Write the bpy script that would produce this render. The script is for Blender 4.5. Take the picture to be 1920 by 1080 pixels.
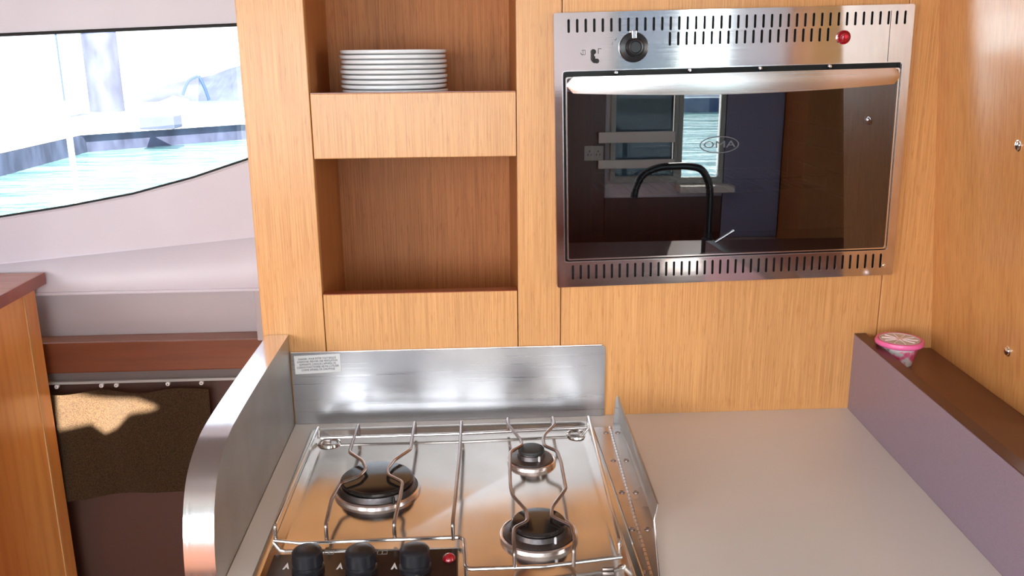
import bpy, bmesh, math, random
from mathutils import Vector, Matrix
random.seed(7)
S = bpy.context.scene
for o in list(bpy.data.objects): bpy.data.objects.remove(o)
COL = S.collection

# ------------------------------------------------------------------ camera
F = 1669.0
v = Vector((59, 6330, F)).normalized()                 # world down, in camera axes (x right, y down, z forward)
h = Vector((1, -.022, (6330*.022-59)/F)); h -= h.dot(v)*v; h.normalize()   # world X
n = h.cross(v)                                         # world Y
CAMP = Vector((0, -1.35, .575))
def ray(px, py):
    d = Vector(((px-960)/F, (py-540)/F, 1)); return Vector((h.dot(d), n.dot(d), -v.dot(d)))
def onY(px, py, Y=0.): d = ray(px, py); return CAMP + d*((Y-CAMP.y)/d.y)
def onZ(px, py, Z=0.): d = ray(px, py); return CAMP + d*((Z-CAMP.z)/d.z)
cam = bpy.data.cameras.new('camera'); co = bpy.data.objects.new('camera', cam); COL.objects.link(co)
right = Vector((h.x, n.x, -v.x)); up = -Vector((h.y, n.y, -v.y)); back = -Vector((h.z, n.z, -v.z))
M = Matrix((right, up, back)).transposed().to_4x4(); M.translation = CAMP; co.matrix_world = M
cam.sensor_width = 36; cam.lens = F/1920*36; cam.clip_start = .02; cam.clip_end = 1000
S.camera = co

# ------------------------------------------------------------------ world, sun, lights, exposure
W = bpy.data.worlds.new('sky'); S.world = W; W.use_nodes = True
bg = W.node_tree.nodes['Background']; bg.inputs[0].default_value = (.80, .90, 1, 1); bg.inputs[1].default_value = 9
def light(name, kind, loc, tgt, energy, color=(1, 1, 1), **k):
    l = bpy.data.lights.new(name, kind); l.energy = energy; l.color = color
    for a, b in k.items(): setattr(l, a, b)
    o = bpy.data.objects.new(name, l); COL.objects.link(o); o.location = loc
    o.rotation_euler = (Vector(tgt)-Vector(loc)).to_track_quat('-Z', 'Y').to_euler(); return o
SUND = Vector((-.30, 1.0, -.90))
light('sun', 'SUN', (2, -6, 8), Vector((2, -6, 8))+SUND, 60, (1, .93, .82), angle=.007)
# daylight through the large saloon window behind the camera; the area lamps after it are added fill
light('saloon_window_daylight', 'AREA', (-.55, -2.86, .40), (-.3, 0, .30), 6, (1, .97, .97), shape='RECTANGLE', size=1.5, size_y=.65)
light('port_fill', 'AREA', (-1.72, -1.5, .55), (.2, -.3, .2), 38, (1, .975, .965), shape='RECTANGLE', size=1.6, size_y=.6)  # added main lamp from the left; that wall has no window
light('starboard_fill', 'AREA', (2.06, -1.45, .50), (-.6, 0, .0), 26, (1, .98, .96), shape='RECTANGLE', size=.7, size_y=.6)  # added fill for the left cabinet, placed outside the oven glass reflection
light('overhead_fill', 'AREA', (.1, -2.1, 1.08), (.1, -1.9, 0), 14, (1, .98, .97), shape='RECTANGLE', size=1.2, size_y=.7)  # added fill from above; the ceiling has no hatch here
S.view_settings.view_transform = 'Standard'; S.view_settings.look = 'None'
S.view_settings.exposure = .10; S.view_settings.gamma = 1; S.view_settings.use_curve_mapping = False

# ------------------------------------------------------------------ materials
def lin(r, g, b): return tuple(((c/255)/12.92 if c < 10 else ((c/255+.055)/1.055)**2.4) for c in (r, g, b))+(1,)
def mat(name, col, rough=.5, metal=0, **k):
    m = bpy.data.materials.new(name); m.use_nodes = True; b = m.node_tree.nodes['Principled BSDF']
    b.inputs['Base Color'].default_value = col if len(col) == 4 else (*col, 1)
    b.inputs['Roughness'].default_value = rough; b.inputs['Metallic'].default_value = metal
    for a, c in k.items(): b.inputs[a.replace('_', ' ')].default_value = c
    return m
def tex(m, scale, detail=3, kind='ShaderNodeTexNoise', coord='Object', loc=(0, 0, 0)):
    N = m.node_tree.nodes; L = m.node_tree.links
    tc = N.new('ShaderNodeTexCoord'); mp = N.new('ShaderNodeMapping'); mp.inputs['Scale'].default_value = scale
    mp.inputs['Location'].default_value = loc
    L.new(tc.outputs[coord], mp.inputs[0]); t = N.new(kind); L.new(mp.outputs[0], t.inputs[0])
    if 'Scale' in t.inputs: t.inputs['Scale'].default_value = 1
    if 'Detail' in t.inputs: t.inputs['Detail'].default_value = detail
    return t
def ramp(m, src, stops):
    N = m.node_tree.nodes; r = N.new('ShaderNodeValToRGB'); m.node_tree.links.new(src, r.inputs[0])
    e = r.color_ramp.elements
    while len(e) < len(stops): e.new(.5)
    for i, (p, c) in enumerate(stops): e[i].position = p; e[i].color = c if len(c) == 4 else (*c, 1)
    return r.outputs[0]
def mul(m, a, b, fac=1., mode='MULTIPLY'):
    N = m.node_tree.nodes; x = N.new('ShaderNodeMix'); x.data_type = 'RGBA'; x.blend_type = mode
    x.inputs[0].default_value = fac; L = m.node_tree.links; L.new(a, x.inputs[6]); L.new(b, x.inputs[7]); return x.outputs[2]
def setc(m, s, inp='Base Color'): m.node_tree.links.new(s, m.node_tree.nodes['Principled BSDF'].inputs[inp])
def bump(m, src, st, dist=.001):
    N = m.node_tree.nodes; b = N.new('ShaderNodeBump'); b.inputs['Strength'].default_value = st; b.inputs['Distance'].default_value = dist
    m.node_tree.links.new(src, b.inputs['Height']); setc(m, b.outputs[0], 'Normal')
def wood(name, a, b, rough=.38, sc=(560, 560, 8), dash=.84, coat=.25):
    m = mat(name, a, rough, Coat_Weight=coat, Coat_Roughness=.22)
    c1 = ramp(m, tex(m, sc, 4).outputs['Fac'], [(.32, b), (.60, a)])
    c2 = ramp(m, tex(m, tuple(x*.09 if x > 20 else x*.35 for x in sc), 3).outputs['Fac'], [(.3, (.94, .92, .90)), (.7, (1.03, 1.03, 1.03))])
    c3 = ramp(m, tex(m, tuple(x*.75 if x > 20 else x*4 for x in sc), 2, loc=(3, 5, 1)).outputs['Fac'], [(.30, (dash, dash*.9, dash*.8)), (.42, (1, 1, 1))])
    setc(m, mul(m, mul(m, c1, c2), c3)); bump(m, tex(m, sc, 3).outputs['Fac'], .12)
    return m
def steel(name, col, rough, sc, amt=.12, bumpst=.03, wear=.25):
    m = mat(name, col, rough, 1)
    t = tex(m, sc, 3)
    rr = ramp(m, t.outputs['Fac'], [(.3, (rough-amt*.5,)*3), (.7, (rough+amt*.5,)*3)]); setc(m, rr, 'Roughness')
    c2 = ramp(m, tex(m, (14, 14, 14), 5).outputs['Fac'], [(.35, tuple(c*(1-wear) for c in col[:3])), (.65, col[:3])])
    setc(m, c2); bump(m, t.outputs['Fac'], bumpst, .0005)
    return m
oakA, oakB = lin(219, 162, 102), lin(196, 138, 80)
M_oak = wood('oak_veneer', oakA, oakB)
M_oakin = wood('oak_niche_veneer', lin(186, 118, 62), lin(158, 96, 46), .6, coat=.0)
M_oakh = wood('oak_veneer_fine', lin(222, 162, 96), lin(206, 144, 80), .3, (300, 300, 3), .93)
M_oakback = mat('oak_reveal_edge', lin(88, 48, 24), .6)
M_cherry = wood('cherry_veneer', lin(240, 158, 82), lin(228, 144, 70), .3, (60, 60, 2), .97)
M_cherryd = wood('cherry_edge', lin(150, 66, 38), lin(135, 56, 32), .28, (40, 40, 2), .98)
M_cherrytop = wood('cherry_top', lin(196, 110, 66), lin(180, 98, 56), .25, (3, 60, 60), .98)
M_rail = wood('hull_rail_wood', lin(130, 72, 46), lin(116, 62, 38), .35, (3, 60, 60), .98)
M_steel = steel('brushed_steel', (.76, .73, .73), .075, (3, 3, 500), .03, .007, .10)
M_steelh = steel('brushed_steel_horizontal', (.47, .47, .485), .30, (4, 4, 400), .08, .015, .1)
M_handle = steel('handle_steel', (.78, .74, .73), .25, (4, 4, 500), .06, .01, .04)
M_tray = steel('hob_tray_steel', (.62, .585, .55), .15, (30, 30, 30), .06, .02, .10)
M_trim = steel('polished_edge_steel', (.80, .78, .80), .16, (400, 4, 4), .06, .01, .06)
M_guard = steel('dull_guard_steel', (.60, .58, .55), .44, (30, 5, 5), .06, .01, .12)
M_hinge = steel('worn_hinge_steel', (.56, .50, .47), .26, (9, 9, 9), .06, .0, .12)
M_wire = mat('grate_wire_steel', (.40, .34, .32), .28, 1)
M_wireb = mat('rail_wire_steel', (.75, .71, .68), .2, 1)
M_chrome = mat('chrome', (.85, .83, .82), .12, 1)
M_ring = mat('burner_skirt_steel', (.86, .78, .76), .25, 1)
M_alu = steel('burnt_burner_alloy', (.20, .18, .18), .42, (300, 300, 300), .2, .3, .5)
M_cap = mat('black_enamel_cap', (.018, .014, .013), .12)
M_capg = mat('matt_black_cap', (.035, .037, .038), .5)
M_black = mat('black_plastic', (.012, .012, .015), .33)
M_blackmat = mat('black_rubber', (.008, .008, .008), .6)
M_panel = mat('dark_brown_control_enamel', (.022, .012, .011), .2)
M_cream = mat('cream_laminate', lin(212, 192, 180), .28)
setc(M_cream, ramp(M_cream, tex(M_cream, (3, 3, 3), 2).outputs['Fac'], [(.3, lin(220, 210, 202)), (.7, lin(226, 219, 212))]))
M_mauve = mat('mauve_laminate', lin(128, 108, 120), .22)
setc(M_mauve, ramp(M_mauve, tex(M_mauve, (900, 900, 900), 2).outputs['Fac'], [(.3, lin(138, 121, 136)), (.7, lin(148, 132, 148))]))
M_brown = mat('brown_shelf_laminate', lin(112, 66, 42), .3)
M_browne = mat('dark_brown_edging', lin(84, 46, 36), .35)
M_gel = mat('white_gelcoat', lin(222, 209, 212), .4)
setc(M_gel, ramp(M_gel, tex(M_gel, (5, 5, 5), 2).outputs['Fac'], [(.3, lin(208, 200, 208)), (.7, lin(216, 209, 216))]))
M_ceil = mat('warm_grey_headliner', lin(150, 142, 138), .8)
M_grey = mat('grey_lining', lin(186, 174, 174), .7)
M_hulllow = mat('brown_hull_lining', lin(92, 62, 52), .55)
M_strip = mat('dark_grey_strip', lin(112, 102, 98), .6)
M_plate = mat('white_porcelain', (.74, .76, .78), .18, Coat_Weight=.5)
M_paper = mat('white_sticker', (.86, .86, .85), .5)
M_ink = mat('black_print', (.03, .03, .04), .6)
M_white = mat('white_print', (.8, .8, .8), .5)
M_floor = wood('dark_floor', lin(80, 78, 86), lin(68, 66, 74), .5, (3, 60, 60), .9)
M_red = mat('red_lens', (.35, .004, .012), .1, Coat_Weight=1)
M_redhot = mat('red_lens_core', (.75, .02, .06), .1)
M_pink = mat('pink_lid_plastic', lin(242, 110, 165), .25)
M_clear = mat('frosted_lid_panel', lin(206, 196, 186), .2)
M_ridge = mat('lid_ridges', lin(245, 225, 225), .2)
M_enamel = mat('oven_cavity_enamel', (.10, .07, .06), .35)
M_socket = mat('socket_plastic', (.45, .45, .43), .4)
M_blue = mat('blue_grey_blind', lin(138, 140, 168), .8)
M_greyframe = mat('grey_window_frame', lin(170, 176, 172), .5)
M_darkw = wood('dark_cabin_wood', lin(96, 50, 34), lin(76, 40, 28), .4, (60, 60, 2), .95)
M_concrete = mat('pale_concrete', lin(205, 208, 215), .9)
M_pile = mat('blue_grey_steel_pile', lin(105, 112, 145), .8)
c = ramp(M_pile, tex(M_pile, (3, 3, 1.2), 6).outputs['Fac'], [(.35, lin(48, 53, 76)), (.65, lin(80, 86, 112))]); setc(M_pile, c)
M_bank = mat('bluish_stone_bank', lin(100, 108, 140), .9)
c = ramp(M_bank, tex(M_bank, (.6, .6, .6), 6).outputs['Fac'], [(.35, lin(48, 54, 78)), (.7, lin(84, 92, 116))]); setc(M_bank, c)
M_whiteout = mat('white_pontoon', (.85, .86, .88), .7)
M_hullblue = mat('navy_boat_hull', (.03, .06, .14), .3)
M_cupside = mat('cup_printed_card', (.8, .76, .74), .4)
c = ramp(M_cupside, tex(M_cupside, (45, 45, 45), 2, loc=(.4, .2, .7)).outputs['Fac'], [(.36, lin(225, 60, 110)), (.43, lin(240, 140, 170)), (.47, lin(228, 222, 216)), (.62, lin(225, 218, 212)), (.66, lin(90, 80, 80))])
setc(M_cupside, c)
# water
M_water = mat('teal_harbour_water', lin(40, 120, 115), .12)
t = tex(M_water, (.5, 1.4, 1), 5, coord='Object')
setc(M_water, ramp(M_water, t.outputs['Fac'], [(.35, lin(95, 140, 142)), (.65, lin(128, 168, 166))])); bump(M_water, t.outputs['Fac'], .9, .25)
# curtain cloth
M_cloth = mat('dark_gold_curtain', lin(120, 92, 62), .9, Sheen_Weight=.3)
setc(M_cloth, ramp(M_cloth, tex(M_cloth, (420, 420, 420), 3).outputs['Fac'], [(.35, lin(72, 50, 34)), (.7, lin(112, 88, 56))])); bump(M_cloth, tex(M_cloth, (420, 420, 420), 2).outputs['Fac'], .1)
def glassmat(name, tint, gloss, rough=.0, ior=1.5):
    m = bpy.data.materials.new(name); m.use_nodes = True; N = m.node_tree.nodes; L = m.node_tree.links; N.clear()
    out = N.new('ShaderNodeOutputMaterial'); mx = N.new('ShaderNodeMixShader'); tr = N.new('ShaderNodeBsdfTransparent'); gl = N.new('ShaderNodeBsdfGlossy')
    tr.inputs[0].default_value = (*tint, 1); gl.inputs['Roughness'].default_value = rough; gl.inputs[0].default_value = (*gloss, 1)
    fr = N.new('ShaderNodeFresnel'); fr.inputs[0].default_value = ior
    L.new(fr.outputs[0], mx.inputs[0]); L.new(tr.outputs[0], mx.inputs[1]); L.new(gl.outputs[0], mx.inputs[2]); L.new(mx.outputs[0], out.inputs[0])
    return m
M_pane = glassmat('tinted_window_acrylic', (.58, .59, .60), (1, 1, 1), 0, 1.3)
M_panec = glassmat('clear_window_glass', (.92, .95, .95), (1, 1, 1), 0, 1.45)
M_paned = glassmat('dark_tinted_glass', (.14, .15, .17), (1, 1, 1), 0, 1.45)
M_oglass = glassmat('oven_door_glass', (.42, .36, .33), (.95, .95, 1), .0, 2.05)

# ------------------------------------------------------------------ mesh helpers
def mesh_obj(name, bm, m, parent=None, smooth=False):
    me = bpy.data.meshes.new(name)
    if isinstance(bm, bpy.types.Mesh): me = bm; me.name = name
    else: bm.normal_update(); bm.to_mesh(me); bm.free()
    me.materials.clear(); me.materials.append(m)
    if smooth:
        for p in me.polygons: p.use_smooth = True
        try: me.set_sharp_from_angle(angle=math.radians(35))
        except Exception: pass
    o = bpy.data.objects.new(name, me); COL.objects.link(o)
    if parent: o.parent = parent
    return o
def empty(name, loc, label, cat, group=None, rot=(0, 0, 0)):
    o = bpy.data.objects.new(name, None); COL.objects.link(o); o.location = loc; o.rotation_euler = rot; o.empty_display_size = .05
    return tag(o, label, cat, group)
def tag(o, label, cat=None, group=None):
    o['label'] = label
    if cat: o['category'] = cat
    if group: o['group'] = group
    return o
def struct(o, label=None):
    o['kind'] = 'structure'
    if label: o['label'] = label
    return o
def box(x0, x1, y0, y1, z0, z1, bev=0, bm=None, seg=2):
    own = bm is None; b = bmesh.new()
    vs = [b.verts.new((x, y, z)) for x in (x0, x1) for y in (y0, y1) for z in (z0, z1)]
    for f in ((0, 1, 3, 2), (4, 6, 7, 5), (0, 4, 5, 1), (2, 3, 7, 6), (0, 2, 6, 4), (1, 5, 7, 3)): b.faces.new([vs[i] for i in f])
    if bev: bmesh.ops.bevel(b, geom=list(b.edges), offset=bev, segments=seg, profile=.5, affect='EDGES')
    bmesh.ops.recalc_face_normals(b, faces=b.faces)
    if own: return b
    me = bpy.data.meshes.new('t'); b.to_mesh(me); b.free(); bm.from_mesh(me); bpy.data.meshes.remove(me); return bm
def prism(pts, axis, a, b_, bm=None, bev=0):
    """closed outline pts (2D) extruded along axis ('X','Y','Z') from a to b_"""
    b = bmesh.new()
    def p3(p, t): return {'X': (t, p[0], p[1]), 'Y': (p[0], t, p[1]), 'Z': (p[0], p[1], t)}[axis]
    A = [b.verts.new(p3(p, a)) for p in pts]; B = [b.verts.new(p3(p, b_)) for p in pts]
    n_ = len(pts); b.faces.new(A); b.faces.new(B[::-1])
    for i in range(n_): b.faces.new((A[i], B[i], B[(i+1) % n_], A[(i+1) % n_]))
    bmesh.ops.recalc_face_normals(b, faces=b.faces)
    if bev: bmesh.ops.bevel(b, geom=[e for e in b.edges], offset=bev, segments=1, affect='EDGES')
    if bm is None: return b
    me = bpy.data.meshes.new('t'); b.to_mesh(me); b.free(); bm.from_mesh(me); bpy.data.meshes.remove(me); return bm
def lathe(prof, cx=0, cy=0, cz=0, seg=48, bm=None, M=None):
    b = bmesh.new() if bm is None else bm; rings = []
    for r, z in prof:
        if r < 1e-6: rings.append([b.verts.new((0, 0, z))])
        else: rings.append([b.verts.new((r*math.cos(2*math.pi*i/seg), r*math.sin(2*math.pi*i/seg), z)) for i in range(seg)])
    fs = []
    for A, B in zip(rings, rings[1:]):
        for i in range(seg):
            j = (i+1) % seg
            if len(A) == 1 and len(B) == 1: continue
            if len(A) == 1: fs.append(b.faces.new((A[0], B[i], B[j])))
            elif len(B) == 1: fs.append(b.faces.new((A[j], A[i], B[0])))
            else: fs.append(b.faces.new((A[i], B[i], B[j], A[j])))
    vs = [x for r in rings for x in r]
    mm = Matrix.Translation((cx, cy, cz)) @ (M or Matrix())
    for x in vs: x.co = mm @ x.co
    bmesh.ops.recalc_face_normals(b, faces=b.faces)
    return b
def fillet(pts, r, k=4):
    out = [Vector(pts[0])]
    for i in range(1, len(pts)-1):
        p, a, c_ = Vector(pts[i]), Vector(pts[i-1]), Vector(pts[i+1])
        d1 = (a-p); d2 = (c_-p); rr = min(r, d1.length*.45, d2.length*.45)
        s, e = p+d1.normalized()*rr, p+d2.normalized()*rr
        for j in range(k+1):
            t_ = j/k; out.append(s*(1-t_)**2+p*2*t_*(1-t_)+e*t_*t_)
    out.append(Vector(pts[-1])); return out
def tube(pts, r, rf=.006, seg=10, bm=None, closed=False):
    b = bmesh.new() if bm is None else bm
    P = fillet(pts, rf) if rf else [Vector(p) for p in pts]
    prev = None; first = None; ref = Vector((0, 0, 1))
    for i, p in enumerate(P):
        t_ = (P[min(i+1, len(P)-1)]-P[max(i-1, 0)]).normalized()
        if i == 0:
            if abs(t_.dot(ref)) > .9: ref = Vector((1, 0, 0))
            u = t_.cross(ref).normalized()
        else: u = (u-t_*u.dot(t_)).normalized()
        w = t_.cross(u)
        ring = [b.verts.new(p+(u*math.cos(2*math.pi*k/seg)+w*math.sin(2*math.pi*k/seg))*r) for k in range(seg)]
        if prev:
            for k in range(seg): b.faces.new((prev[k], prev[(k+1) % seg], ring[(k+1) % seg], ring[k]))
        else: first = ring
        prev = ring
    b.faces.new(first[::-1]); b.faces.new(prev)
    bmesh.ops.recalc_face_normals(b, faces=b.faces)
    return b
DG = None
def curve_mesh(cu, M):
    o = bpy.data.objects.new('tmp', cu); COL.objects.link(o); dg = bpy.context.evaluated_depsgraph_get(); dg.update()
    me = bpy.data.meshes.new_from_object(o.evaluated_get(dg)); bpy.data.objects.remove(o); me.transform(M); return me
XZ = Matrix(((1, 0, 0, 0), (0, 0, 1, 0), (0, 1, 0, 0), (0, 0, 0, 1)))    # local (x, y, z) -> world (x, z, y)
def plate(loops, th, M=Matrix()):
    """flat plate with holes: loops[0] outline, others holes, thickness centred"""
    cu = bpy.data.curves.new('c', 'CURVE'); cu.dimensions = '2D'; cu.fill_mode = 'BOTH'; cu.extrude = th/2
    for lp in loops:
        s = cu.splines.new('POLY'); s.points.add(len(lp)-1); s.use_cyclic_u = True
        for q, p in zip(s.points, lp): q.co = (p[0], p[1], 0, 1)
    me = curve_mesh(cu, M)
    b = bmesh.new(); b.from_mesh(me); bmesh.ops.remove_doubles(b, verts=b.verts, dist=1e-6); bmesh.ops.recalc_face_normals(b, faces=b.faces)
    b.to_mesh(me); b.free(); return me
def rect(x0, x1, y0, y1, r=0, k=5):
    if not r: return [(x0, y0), (x1, y0), (x1, y1), (x0, y1)]
    out = []
    for cx, cy, a0 in ((x1-r, y0+r, -90), (x1-r, y1-r, 0), (x0+r, y1-r, 90), (x0+r, y0+r, 180)):
        for j in range(k+1):
            a = math.radians(a0+90*j/k); out.append((cx+r*math.cos(a), cy+r*math.sin(a)))
    return out
def text(body, size, M, th=.0002, align='CENTER', space=1.):
    cu = bpy.data.curves.new('t', 'FONT'); cu.body = body; cu.size = size; cu.align_x = align; cu.align_y = 'CENTER'; cu.extrude = th
    cu.space_line = space; cu.resolution_u = 2
    return curve_mesh(cu, M)
def copy_tree(o, parent=None):
    c_ = o.copy(); COL.objects.link(c_)
    if parent: c_.parent = parent
    for ch in list(o.children): copy_tree(ch, c_)
    return c_

# ------------------------------------------------------------------ structure
ZC = 1.10; ZF = -1.0
# front hull wall with long tapering window (plane Y = .50 .. )
top_l = lambda x: .634 + (x+.45)*.0333
curve_pts = [(-1.6, .215), (-1.3, .222), (-1.1, .238), (-.955, .260), (-.82, .279), (-.683, .303), (-.56, .334), (-.449, .369), (-.35, .41), (-.25, .47), (-.20, .53), (-.19, .60)]
hole = [(x, z) for x, z in curve_pts] + [(-.19, top_l(-.19)), (-1.6, top_l(-1.6))]
o = mesh_obj('wall_front', plate([rect(-1.75, .0, .155, ZC), hole], .03, Matrix.Translation((0, .516, 0)) @ XZ), M_gel)
wall_front = struct(o, 'smooth white moulded hull side around the long window')
# lower moulding: soft bulge between crease and recess
b = bmesh.new(); prof = []
K = 14
xs = [-1.75+i*(1.75/24) for i in range(25)]
rows = []
for x in xs:
    zt = .208+(x+.448)*.088; zb = .1065
    row = []
    for j in range(K+1):
        t_ = j/K; z = zt*(1-t_)+zb*t_
        y = .500-.030*math.sin(math.pi*min(1, t_*1.15)*.5)**.8 if t_ < .87 else .470+.0*(t_)
        row.append(b.verts.new((x, y+.002*(t_ == 1), z)))
    row.append(b.verts.new((x, .53, zb-.001))); rows.append(row)
for A, B in zip(rows, rows[1:]):
    for j in range(len(A)-1): b.faces.new((A[j], A[j+1], B[j+1], B[j]))
mesh_obj('moulding', b, M_gel, wall_front, True)
mesh_obj('moulding_lip', box(-1.75, 0, .468, .53, .100, .107, .002), M_gel, wall_front)
mesh_obj('recess_panel', box(-1.75, 0, .545, .56, -.02, .11), M_grey, wall_front)
mesh_obj('recess_end', box(-.452, -.0, .478, .545, -.012, .100, .003), M_grey, wall_front)
mesh_obj('lower_lining', box(-1.75, 0, .52, .55, ZF, -.10), M_hulllow, wall_front)
struct(mesh_obj('trim_1', box(-1.75, 0, .492, .545, -.079, -.010, .003), M_rail), 'dark red-brown wooden rail under the grey recess')
struct(mesh_obj('trim_2', box(-1.75, 0, .500, .545, -.100, -.079, .002), M_strip), 'narrow grey strip below the red-brown wooden rail')
# window
win = struct(empty('window_1', (-.9, .5, .45), 'long window narrowing to the right with dark rubber edge', None)); 
def wp(name, bm, m): 
    o = mesh_obj(name, bm, m, win, True); o.matrix_parent_inverse = Matrix.Translation((-.9, .5, .45)).inverted(); return o
wp('pane', plate([[(x-.0, z-.006) for x, z in hole[:-2]]+[(-.186, top_l(-.19)+.006), (-1.606, top_l(-1.6)+.006)]], .005, Matrix.Translation((0, .520, 0)) @ XZ), M_pane)
wp('gasket', tube([(x, .500, z+.0015) for x, z in curve_pts], .0022, 0), M_blackmat)
wp('top_gasket', tube([(-1.6, .499, top_l(-1.6)), (-.9, .499, top_l(-.9)-.0005), (-.19, .499, top_l(-.19))], .0034, 0), M_blackmat)
wp('sill_bead', tube([(x, .499, z-.0032) for x, z in curve_pts], .0018, 0), M_gel)
# ceiling with an added hole shaped to throw the curtain's sun patch, floor, walls
sl = []
for a_, c_ in ((108, 738), (200, 742), (255, 752), (302, 764), (302, 786), (280, 796), (245, 802), (222, 824), (200, 832), (172, 812), (130, 826), (112, 830)):
    p = onY(a_, c_, .474); t_ = (ZC-p.z)/.9; sl.append((p.x+.3*t_, p.y-t_))
o = mesh_obj('ceiling', plate([rect(-1.75, 2.1, -2.95, .56), sl], .03, Matrix.Translation((0, 0, ZC+.015))), M_ceil); struct(o, 'white cabin ceiling')
struct(mesh_obj('floor', box(-1.75, 2.1, -2.95, .56, ZF-.04, ZF), M_floor), 'dark grey cabin floor')
struct(mesh_obj('wall_left', box(-1.79, -1.75, -2.95, .56, ZF, ZC), M_gel), 'white left cabin wall')
struct(mesh_obj('wall_side', box(2.1, 2.14, -2.95, .56, ZF, ZC), M_darkw), 'dark wood wall far to the right')
bx = [(-1.3, .2, .08, .92), (.70, .985, -.0, 1.04), (1.018, 1.205, -.01, 1.04)]
o = mesh_obj('wall_back', plate([rect(-1.75, 2.1, ZF, ZC)]+[rect(a, b2, c_, d) for a, b2, c_, d in bx], .04, Matrix.Translation((0, -2.92, 0)) @ XZ), M_gel)
struct(o, 'white wall behind the camera with window openings')
for i, (a, b2, c_, d) in enumerate(bx):
    if i == 0: continue
    w = struct(empty('window_%d' % (i+2), (a, -2.92, c_), ['', 'dark tinted window with grey frame in the back wall', 'narrow bright window in the back wall looking onto water'][i], None))
    inv = Matrix.Translation((a, -2.92, c_)).inverted()
    o = mesh_obj('frame', plate([rect(a-.02, b2+.015, c_-.025, d+.02), rect(a+.002, b2-.002, c_+.002, d-.002)], .05, Matrix.Translation((0, -2.90, 0)) @ XZ), M_greyframe, w); o.matrix_parent_inverse = inv
    o = mesh_obj('pane', box(a, b2, -2.925, -2.92, c_, d), M_paned if i == 1 else M_panec, w); o.matrix_parent_inverse = inv
# right wall: leans with the hull
def XW(y, z): return .7636-.0891*z+.07*y
b = bmesh.new(); q = [(0.06, ZF), (-.33, ZF), (-.33, ZC), (0.06, ZC)]
A = [b.verts.new((XW(y, z), y, z)) for y, z in q]; B = [b.verts.new((XW(y, z)+.03, y, z)) for y, z in q]
b.faces.new(A); b.faces.new(B[::-1])
for i in range(4): b.faces.new((A[i], B[i], B[(i+1) % 4], A[(i+1) % 4]))
bmesh.ops.recalc_face_normals(b, faces=b.faces)
wr = struct(mesh_obj('wall_right', b, M_oakh), 'smooth light oak bulkhead on the right')
wn = Vector((-1, .07, -.0891)).normalized(); rotw = Vector((0, 0, 1)).rotation_difference(wn).to_matrix().to_4x4()
for px, py in ((1910, 273), (1890, 658), (1903, 470)):
    if px == 1903: continue
    d = ray(px, py); k0 = CAMP.x-XW(CAMP.y, CAMP.z); k1 = d.x-(-.0891*d.z+.07*d.y); p = CAMP+d*(-k0/k1)
    bm = lathe([(.0075, -.0005), (.0075, .0008), (.006, .0012), (.0055, .0030), (.003, .0040), (0, .0042)], p.x, p.y, p.z, 24, None, rotw)
    mesh_obj('screw', bm, M_chrome, wr, True)

# ------------------------------------------------------------------ oak cabinet (front plane Y = 0)
cab = empty('galley_cabinet', (0, .2, 0), 'tall light oak cabinet with open niches holding the plates and the oven', 'cabinet')
inv = Matrix.Translation((0, .2, 0)).inverted()
def cp(name, bm, m=M_oak, label=None, smooth=False):
    o = mesh_obj(name, bm, m, cab, smooth); o.matrix_parent_inverse = inv
    if label: o['label'] = label
    return o
G = .0006; T = .018
cp('stile', box(-.325, -.228-G, 0, T, ZF, ZC-.001, .0012))
cp('rail', box(-.228+G, .076-G, 0, T, .4245, .5200, .0012))
cp('lower_front', box(-.228+G, .076-G, 0, T, ZF, .2140, .0012))
cp('stile', box(.076+G, .1440-G, 0, T, ZF, ZC-.001, .0012))
cp('oven_front_panel', box(.1440+G, .6610-G, 0, T, ZF, .245, .0012))
cp('oven_top_panel', box(.1440+G, .6610-G, 0, T, .61, ZC-.001, .0012))
cp('stile', box(.6610+G, .70, 0, T, ZF, ZC-.001, .0012))
bb = box(.70, .76, 0.0, T, ZF, .6); cp('corner_filler', prism([(.6985, ZF), (.6985, ZC-.001), (XW(0, ZC)+.004, ZC-.001), (XW(0, ZF)+.004, ZF)], 'Y', 0, T))
bb.free()
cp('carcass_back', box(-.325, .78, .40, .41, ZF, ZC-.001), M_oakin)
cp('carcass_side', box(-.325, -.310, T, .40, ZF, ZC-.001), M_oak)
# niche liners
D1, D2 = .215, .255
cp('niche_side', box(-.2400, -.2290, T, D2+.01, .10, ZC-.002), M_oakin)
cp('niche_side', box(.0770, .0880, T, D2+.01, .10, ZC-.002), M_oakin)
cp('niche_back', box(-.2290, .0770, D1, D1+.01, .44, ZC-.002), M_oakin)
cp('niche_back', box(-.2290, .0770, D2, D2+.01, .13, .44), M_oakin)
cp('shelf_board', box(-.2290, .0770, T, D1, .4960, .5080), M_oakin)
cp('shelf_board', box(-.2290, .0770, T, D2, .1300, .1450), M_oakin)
cp('edge_banding', box(-.227, .075, -.0004, T, .5200, .5212), M_cherryd, 'thin dark edge along the rail top')
cp('edge_banding', box(-.227, .075, -.0004, T, .2140, .2152), M_cherryd, 'thin dark edge along the lower front')

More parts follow.
